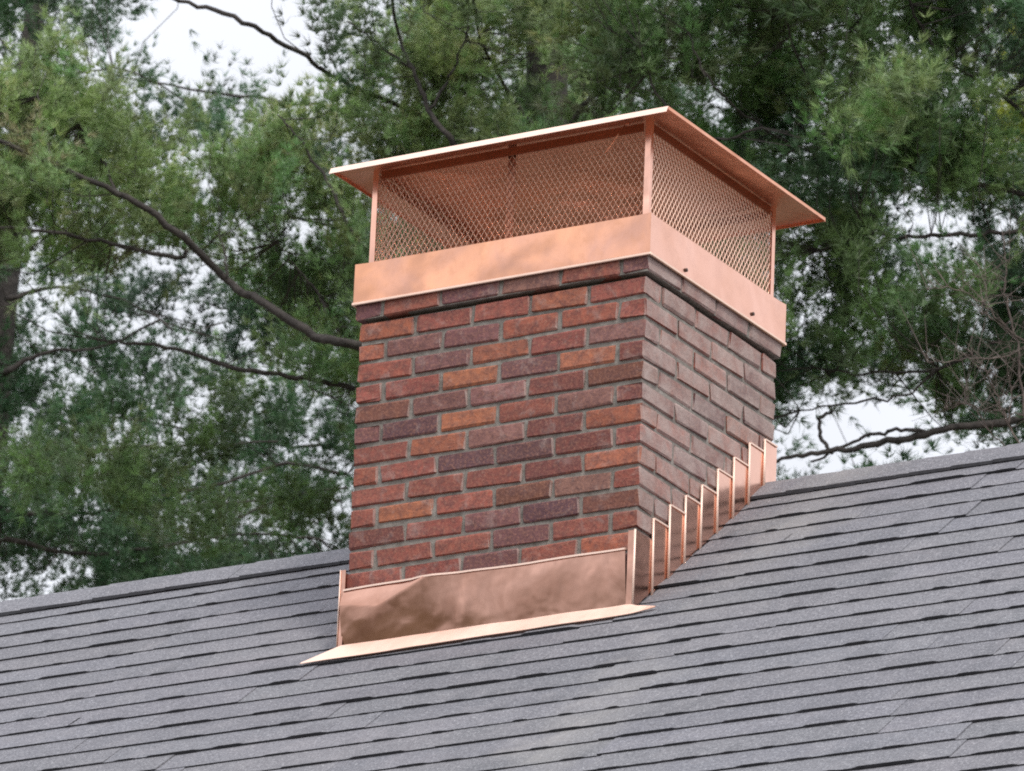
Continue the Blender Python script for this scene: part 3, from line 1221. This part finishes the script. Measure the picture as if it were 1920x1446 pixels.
def build_foliage(name, plumes, root, nshoot=6, ntuft=5, nneedle=18, plen=0.36, nlen=0.082, nwid=0.0054, limb_pts=None, tint_mul=1.0):
    """plume = fan of upturned shoots, each carrying tufts of needles; returns the needle mesh and a twig mesh"""
    NP = len(plumes)
    base = np.array([p[0] for p in plumes])
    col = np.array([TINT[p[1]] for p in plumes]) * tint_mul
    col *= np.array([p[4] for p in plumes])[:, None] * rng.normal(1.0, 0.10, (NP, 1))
    col *= rng.normal(1.0, 0.07, (NP, 3))
    # plume axis: up and a little outward at random
    ax = np.stack([rng.normal(0, 0.42, NP), rng.normal(0, 0.42, NP), np.full(NP, 1.0)], 1)
    ax /= np.linalg.norm(ax, axis=1, keepdims=True)
    size = rng.uniform(0.65, 1.25, NP) * plen
    # shoots
    sa = np.repeat(ax, nshoot, 0) + rng.normal(0, 0.42, (NP * nshoot, 3))
    sa /= np.linalg.norm(sa, axis=1, keepdims=True)
    sl_ = np.repeat(size, nshoot) * rng.uniform(0.55, 1.15, NP * nshoot)
    sb = np.repeat(base, nshoot, 0) - np.repeat(ax * size[:, None] * 0.45, nshoot, 0)
    scol = np.repeat(col, nshoot, 0) * rng.normal(1, 0.09, (NP * nshoot, 1))
    # tufts along the outer part of the shoot
    NS = NP * nshoot
    f = np.tile(np.linspace(0.30, 1.0, ntuft), NS) + rng.normal(0, 0.05, NS * ntuft)
    ta = np.repeat(sa, ntuft, 0)
    tp = np.repeat(sb, ntuft, 0) + ta * (np.repeat(sl_, ntuft) * f)[:, None] + rng.normal(0, 0.012, (NS * ntuft, 3))
    tp[:, 2] += 0.05 * np.repeat(sl_, ntuft) * f * f
    tcol = np.repeat(scol, ntuft, 0) * (0.85 + 0.25 * f)[:, None] * rng.normal(1, 0.10, (NS * ntuft, 1)).clip(0.6, 1.5)
    # needles
    NT = NS * ntuft
    na = np.repeat(ta, nneedle, 0) * 1.15 + rng.normal(0, 0.46, (NT * nneedle, 3))
    na /= np.linalg.norm(na, axis=1, keepdims=True)
    nb = np.repeat(tp, nneedle, 0)
    L = rng.uniform(0.7, 1.2, (NT * nneedle, 1)) * nlen
    tip = nb + na * L
    tip[:, 2] -= 0.012
    wv = np.cross(na, rng.normal(0, 1, (NT * nneedle, 3)))
    wv /= np.linalg.norm(wv, axis=1, keepdims=True) + 1e-9
    wv *= nwid / 2
    root_ = nb + na * L * 0.12
    V = np.stack([root_ - wv, root_ + wv, tip], 1).reshape(-1, 3)
    NN = NT * nneedle
    nc = np.repeat(tcol, nneedle, 0) * rng.normal(1, 0.12, (NN, 1)).clip(0.6, 1.5)
    return needle_mesh(name, V, NN, np.repeat(nc, 3, 0).clip(0.01, 0.5), root), (sb, sa, sl_)


def needle_mesh(name, V, NN, cols, root):
    me = bpy.data.meshes.new(name)
    me.vertices.add(NN * 3)
    me.vertices.foreach_set('co', V.astype(np.float32).ravel())
    me.loops.add(NN * 3)
    me.loops.foreach_set('vertex_index', np.arange(NN * 3, dtype=np.int32))
    me.polygons.add(NN)
    me.polygons.foreach_set('loop_start', np.arange(0, NN * 3, 3, dtype=np.int32))
    me.update()
    me.validate()
    a = me.color_attributes.new('tint', 'FLOAT_COLOR', 'POINT')
    c4 = np.ones((NN * 3, 4), np.float32)
    c4[:, :3] = cols
    a.data.foreach_set('color', c4.ravel())
    me.materials.append(NEEDLE)
    o = link_mesh(name, me)
    o['kind'] = 'stuff'
    cparent(o, root)
    return o


def sticks_mesh(name, A, B, ra, rb, mat, root, sides=3):
    """many thin tapered sticks as one mesh"""
    A, B = np.asarray(A), np.asarray(B)
    n = len(A)
    d = B - A
    d /= np.linalg.norm(d, axis=1, keepdims=True) + 1e-9
    u = np.cross(d, np.array([0.3, 0.9, 0.2]))
    u /= np.linalg.norm(u, axis=1, keepdims=True) + 1e-9
    v = np.cross(d, u)
    V = np.zeros((n, 2 * sides, 3))
    ra = np.broadcast_to(ra, (n,))
    rb = np.broadcast_to(rb, (n,))
    for k in range(sides):
        th = 2 * math.pi * k / sides
        e = math.cos(th) * u + math.sin(th) * v
        V[:, k] = A + e * ra[:, None]
        V[:, sides + k] = B + e * rb[:, None]
    F = []
    for i in range(n):
        o_ = i * 2 * sides
        for k in range(sides):
            k2 = (k + 1) % sides
            F.append((o_ + k, o_ + k2, o_ + sides + k2, o_ + sides + k))
    o = link_mesh(name, mesh_from(name, V.reshape(-1, 3), F, mat))
    if root is not None:
        cparent(o, root)
    o['kind'] = 'stuff'
    return o


def limb(root, pts, depth, name='branch', mat=BARK, wob=0.006, sides=7):
    """limb from pixel control points (x, y, depth offset, radius in px)"""
    ctr = []
    for (x, y, dz, r) in pts:
        d = depth + dz - 0.35
        p = at(x, y, d)
        ctr.append(np.array([*p, 0.74 * r * d / FPX]))
    path = smooth_path(ctr, 6, wob)
    V, F = tube([q[:3] for q in path], [max(q[3], 0.002) for q in path], sides, 0.10)
    o = link_mesh(name, mesh_from(name, V, F, mat, None, True))
    cparent(o, root)
    return [q[:3] for q in path]


def trunk(root, x_top, y_top, depth, r_base, lean=(0, 0), top_h=None, mat=BARK):
    p = at(x_top, y_top, depth)
    ht = top_h or 24.0
    pts = []
    for k in range(9):
        t = k / 8
        z = ht * t
        r = r_base * (1 - t) ** 0.8 + 0.02
        pts.append(np.array([p[0] + lean[0] * (z - p[2]) / 10 + rng.normal(0, 0.05), p[1] + lean[1] * (z - p[2]) / 10 + rng.normal(0, 0.05), z, r]))
    pts[0][3] *= 1.25
    path = smooth_path(pts, 4)
    V, F = tube([q[:3] for q in path], [q[3] for q in path], 12, 0.06)
    o = link_mesh('trunk', mesh_from('trunk', V, F, mat, None, True))
    cparent(o, root)
    return path


def twigs(root, plume_pts, limbs, mat=BARK, frac=0.55):
    """thin branchlets joining every plume to the nearest limb of its tree, in two bent lengths"""
    L = np.array([p for l in limbs for p in l])
    A, B, ra, rb = [], [], [], []
    for (p, ch, x, y, tn) in plume_pts:
        if rnd.random() > frac:
            continue
        low = p - np.array([0, 0, 0.16])
        dv = L - low
        dv[:, 2] *= 1.4
        d = np.linalg.norm(dv, axis=1) + np.where(L[:, 2] > low[2] + 0.05, 0.8, 0)
        q = L[int(np.argmin(d))]
        dist = np.linalg.norm(low - q)
        m1 = q + (low - q) * 0.5 + np.array([rnd.gauss(0, .05), rnd.gauss(0, .05), -0.12 * dist + rnd.gauss(0, .03)])
        if dist > 0.9 or q[2] > low[2] + 0.10:
            continue
        r0 = 0.003 + 0.003 * dist
        A += [q, m1, low]
        B += [m1, low, p + np.array([0, 0, 0.08])]
        ra += [r0, r0 * 0.7, 0.003]
        rb += [r0 * 0.7, 0.003, 0.002]
    if A:
        sticks_mesh('twigs', A, B, np.array(ra), np.array(rb), mat, root)


def base_of(x, y, depth):
    p = at(x, y, depth)
    return (float(p[0]), float(p[1]), 0.0)


# --- tree A: the light green pine whose trunk stands behind the chimney
DA = 38.0
tA = thing('pine_tree', 'tall light green white pine directly behind the chimney, long dark limb reaching left', 'tree', base_of(1010, 500, DA), 'pines behind the roof')
trA = trunk(tA, 1010, 500, DA + 0.6, 0.26)
LA = []
for pts in (
    [(1005, 760, .6, 17), (860, 695, .3, 15), (660, 646, -.35, 12.5), (590, 628, -.3, 12.5), (500, 572, -.2, 11), (420, 520, 0, 10), (330, 432, -.1, 9.5), (220, 362, -.1, 8), (100, 310, -.2, 7), (0, 265, -.2, 6), (-170, 190, -.3, 4)],
    [(350, 470, 0, 6.5), (330, 480, 0, 6), (230, 462, .2, 5.5), (100, 436, .2, 4.5), (0, 426, .3, 4), (-130, 430, .3, 3)],
    [(1000, 830, .6, 10), (800, 770, .4, 8), (640, 722, .4, 7), (540, 706, .4, 6.5), (440, 690, .4, 6), (310, 650, .5, 5), (200, 640, .5, 3)],
    [(1006, 430, .5, 13), (900, 330, .3, 10), (850, 268, .1, 8), (805, 205, .2, 6.5), (775, 130, .3, 5), (745, 50, .4, 4), (720, -80, -.2, 4)],
    [(1005, 640, .5, 11), (860, 560, .3, 9), (720, 480, 0, 5.5), (665, 440, 0, 5), (620, 352, .1, 4.2), (570, 272, .2, 3.2), (520, 215, .3, 2)],
    [(1006, 360, .5, 12), (900, 270, .9, 8), (760, 205, .9, 6.5), (640, 152, .7, 6), (560, 100, .4, 6), (480, 52, .1, 6.5), (400, 20, .1, 6), (300, -12, .1, 4.5), (180, -60, .1, 3)],
    [(1008, 320, .5, 11), (1080, 220, .1, 8), (1150, 130, -.1, 6), (1190, 30, -.3, 4.5), (1210, -80, -.3, 3)],
    [(1006, 250, .8, 8), (940, 150, .8, 5), (900, 60, .6, 4), (880, -60, 0, 4)],
    [(640, 640, .1, 5), (600, 560, .4, 3.5), (555, 500, .5, 2.5), (520, 455, .5, 1.6)],
    [(425, 522, -.1, 4), (422, 480, 0, 2.6), (410, 440, .2, 1.6)],
    [(220, 362, 0, 4), (190, 300, .2, 2.6), (150, 230, .4, 1.8)],
    [(110, 312, .1, 3), (80, 250, .3, 2.2), (70, 180, .4, 1.6)],
    [(775, 130, .3, 4), (720, 90, .4, 3), (650, 40, .4, 2)],
    [(805, 205, .2, 4.5), (850, 130, .3, 3.5), (880, 50, .3, 2.5)],
):
    LA.append(limb(tA, pts, DA))
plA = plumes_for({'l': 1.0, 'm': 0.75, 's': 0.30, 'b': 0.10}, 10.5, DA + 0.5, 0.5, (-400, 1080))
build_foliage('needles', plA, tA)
twigs(tA, plA, LA)

# --- tree C: mid green pine on the right
DC = 36.0
tC = thing('pine_tree', 'mid green white pine filling the upper right beyond the copper cap', 'tree', base_of(2020, 500, DC + .5), 'pines behind the roof')
trC = trunk(tC, 2030, 500, DC + 0.6, 0.25)
LC = []
for pts in (
    [(2020, 700, .5, 15), (1920, 782, .2, 11), (1800, 800, 0, 10), (1700, 822, 0, 9.5), (1600, 842, 0, 8), (1520, 852, 0, 6), (1440, 868, 0, 4)],
    [(1740, 812, 0, 6), (1690, 806, 0, 5), (1640, 815, .1, 4.5), (1590, 832, .1, 4), (1520, 866, .1, 3)],
    [(2020, 380, .5, 10), (1920, 430, .3, 6.5), (1800, 440, .2, 5.5), (1700, 446, .2, 5), (1620, 440, .2, 4), (1540, 470, .2, 3)],
    [(2020, 300, .5, 10), (1900, 200, .6, 6), (1790, 120, .5, 4), (1720, 40, .5, 3.5), (1690, -60, .5, 3)],
    [(2020, 420, .5, 13), (1900, 360, .7, 8), (1760, 330, .7, 6), (1640, 290, .6, 5), (1560, 210, .4, 4), (1500, 120, .2, 3.2), (1470, 20, .2, 2.4)],
    [(1640, 290, .6, 4.5), (1530, 290, .5, 4), (1430, 240, .3, 3), (1340, 160, 0, 3), (1290, 60, 0, 2)],
    [(1560, 210, .4, 3), (1600, 130, .4, 2.2), (1610, 40, .4, 1.6)],
    [(2020, 620, .5, 10), (1880, 640, .6, 5), (1760, 690, .6, 4), (1640, 700, .5, 3.2), (1540, 690, .5, 2.6), (1470, 650, .5, 2)],
    [(1560, 770, .2, 4), (1535, 790, .2, 5), (1545, 830, .1, 5), (1560, 850, 0, 5)],
    [(1760, 690, .2, 4), (1700, 740, .2, 3), (1620, 750, .2, 3), (1500, 770, .2, 2)],
    [(1430, 240, 0, 4), (1330, 260, .1, 3), (1240, 190, .1, 3), (1200, 90, .1, 2)],
):
    LC.append(limb(tC, pts, DC))
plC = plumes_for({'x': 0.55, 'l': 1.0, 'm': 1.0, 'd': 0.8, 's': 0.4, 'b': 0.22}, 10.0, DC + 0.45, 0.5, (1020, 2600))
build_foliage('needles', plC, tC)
twigs(tC, plC, LC)

# --- tree B: dark pine low on the left, further back
DB = 46.0
tB = thing('pine_tree', 'dark green pine at the far left with its trunk at the picture edge', 'tree', base_of(6, 900, DB), 'pines behind the roof')
trunk(tB, 6, 950, DB + 0.3, 0.24)
LB = []
for pts in (
    [(8, 700, .2, 9), (90, 660, .2, 5), (190, 650, .2, 3.5), (300, 600, -.3, 3)],
    [(8, 860, .2, 9), (120, 850, .3, 5), (240, 840, .1, 4), (360, 835, -.1, 3), (520, 828, -.4, 2.5)],
    [(8, 960, .2, 8), (150, 960, .3, 5), (300, 950, .2, 4), (450, 940, 0, 3.5), (650, 915, -.3, 3)],
    [(8, 1010, .2, 8), (160, 1040, .3, 5), (330, 1020, .3, 4), (480, 1000, .2, 3), (600, 1012, 0, 3)],
    [(10, 560, .2, 8), (120, 540, .4, 4), (250, 570, .3, 3), (330, 620, -.2, 3)],
    [(10, 220, .2, 8), (110, 150, .5, 3), (230, 130, .5, 2.5), (350, 190, .4, 2)],
    [(650, 890, .3, 5), (540, 870, .2, 4.5), (420, 905, .1, 4), (300, 930, .1, 3)],
    [(640, 940, .3, 4), (560, 925, .2, 3.5), (430, 975, .1, 3)],
):
    LB.append(limb(tB, pts, DB))
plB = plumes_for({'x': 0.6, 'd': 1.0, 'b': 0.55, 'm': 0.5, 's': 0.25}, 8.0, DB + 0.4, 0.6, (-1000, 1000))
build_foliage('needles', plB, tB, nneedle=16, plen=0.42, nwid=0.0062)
twigs(tB, plB, LB)

# --- tree D: pines further behind that close most of the gaps
for (nm, xt, dep, xr, lab, per) in (
        ('pine_tree', 760, 56.0, (-1000, 980), 'distant dark pine seen through the gaps left of the chimney', 9.0),
        ('pine_tree', 1180, 54.0, (980, 2500), 'distant dark pine seen through the gaps right of the chimney', 9.0)):
    tD = thing(nm, lab, 'tree', base_of(xt, 600, dep), 'pines behind the roof')
    trunk(tD, xt, 600, dep, 0.22)
    LD = []
    for q in range(11):
        y = 60 + q * 105
        s = -1 if q % 2 else 1
        ln = rnd.uniform(350, 650)
        LD.append(limb(tD, [(xt, y + 60, 0, 6), (xt + s * ln * .5, y + 20, -.3, 4.5), (xt + s * ln, y - 20, -.5, 2.5)], dep, wob=0.02, sides=5))
    plD = plumes_for({'x': 1.0, 'l': .8, 'm': 0.9, 'd': 1.1, 'b': 0.45, 's': 0.25, 'y': 1.0}, per, dep, 1.2, xr)
    plD = [(p, 'd', x, y, tn * 0.85) for (p, ch, x, y, tn) in plD]
    build_foliage('needles', plD, tD, nshoot=5, ntuft=5, nneedle=9, plen=0.5, nlen=0.095, nwid=0.0095)
    twigs(tD, plD, LD, frac=0.3)

# --- yellow green tree at the right edge
DY = 42.0
tY = thing('pine_tree', 'yellow green pine tips at the right edge above the bare twigs', 'tree', base_of(1990, 300, DY), 'pines behind the roof')
trunk(tY, 1990, 300, DY + .3, 0.2)
LY = [limb(tY, [(1990, 360, .3, 8), (1900, 320, 0, 5), (1800, 260, -.2, 3.5), (1740, 220, -.3, 2)], DY),
      limb(tY, [(1990, 280, .3, 8), (1930, 220, 0, 5), (1880, 150, -.2, 3)], DY)]
plY = plumes_for({'y': 1.0}, 8.0, DY - .2, 0.5)
plY += plumes_for({'d': 0.18}, 6.0, DY, 0.5, (1650, 2300))
plY = [(p, 'y', x, y, tn) for (p, ch, x, y, tn) in plY if y < 420]
build_foliage('needles', plY, tY, nwid=0.005)
twigs(tY, plY, LY)

# --- bare deciduous sapling on the right
DE = 30.0
tE = thing('bare_tree', 'bare leafless grey twigged tree rising behind the roof at right', 'tree', base_of(1925, 900, DE))
trunk(tE, 1925, 900, DE, 0.05, (0.1, 0), 9.2, BARK_GREY)
for pts in (
    [(1925, 800, 0, 4.5), (1900, 620, 0, 3.5), (1885, 540, 0, 3), (1890, 490, 0, 2), (1880, 440, 0, 1)],
    [(1922, 640, 0, 3.5), (1870, 600, 0, 3), (1830, 560, -.05, 2.5), (1780, 540, -.1, 2), (1740, 545, -.1, 1)],
    [(1925, 690, 0, 3), (1880, 670, 0, 2.4), (1800, 674, -.1, 1.8), (1740, 680, -.1, 1)],
    [(1925, 850, 0, 4), (1885, 780, 0, 3), (1860, 720, 0, 2.4), (1840, 690, -.1, 1.6), (1815, 655, -.1, 1)],
    [(1890, 800, 0, 3), (1895, 740, 0, 2.2), (1888, 680, 0, 1.4), (1895, 640, 0, .8)],
    [(1860, 600, 0, 2), (1840, 580, .05, 1.8), (1850, 530, .1, 1.4), (1838, 500, .1, .8)],
    [(1925, 780, .1, 2.5), (1860, 770, .1, 1.8), (1800, 760, .1, 1.2), (1770, 765, .1, .8)],
    [(1900, 850, .1, 2.5), (1850, 800, .1, 1.8), (1815, 750, .1, 1.3), (1800, 720, .1, .8)],
    [(1955, 700, .1, 3), (1975, 600, .1, 2), (1985, 500, .1, 1.2)],
):
    pts = [(x, y, dz, r * 0.75) for (x, y, dz, r) in pts]
    pth = limb(tE, pts, DE, mat=BARK_GREY, wob=0.006, sides=5)
    A, B = [], []
    for p in pth[3:]:
        for _ in range(2):
            if rnd.random() < 0.6:
                A.append(p)
                B.append(p + np.array([rnd.gauss(0, .12), rnd.gauss(0, .08), abs(rnd.gauss(0.08, .10))]))
    if A:
        sticks_mesh('twigs', A, B, 0.0017, 0.0008, BARK_GREY, tE)
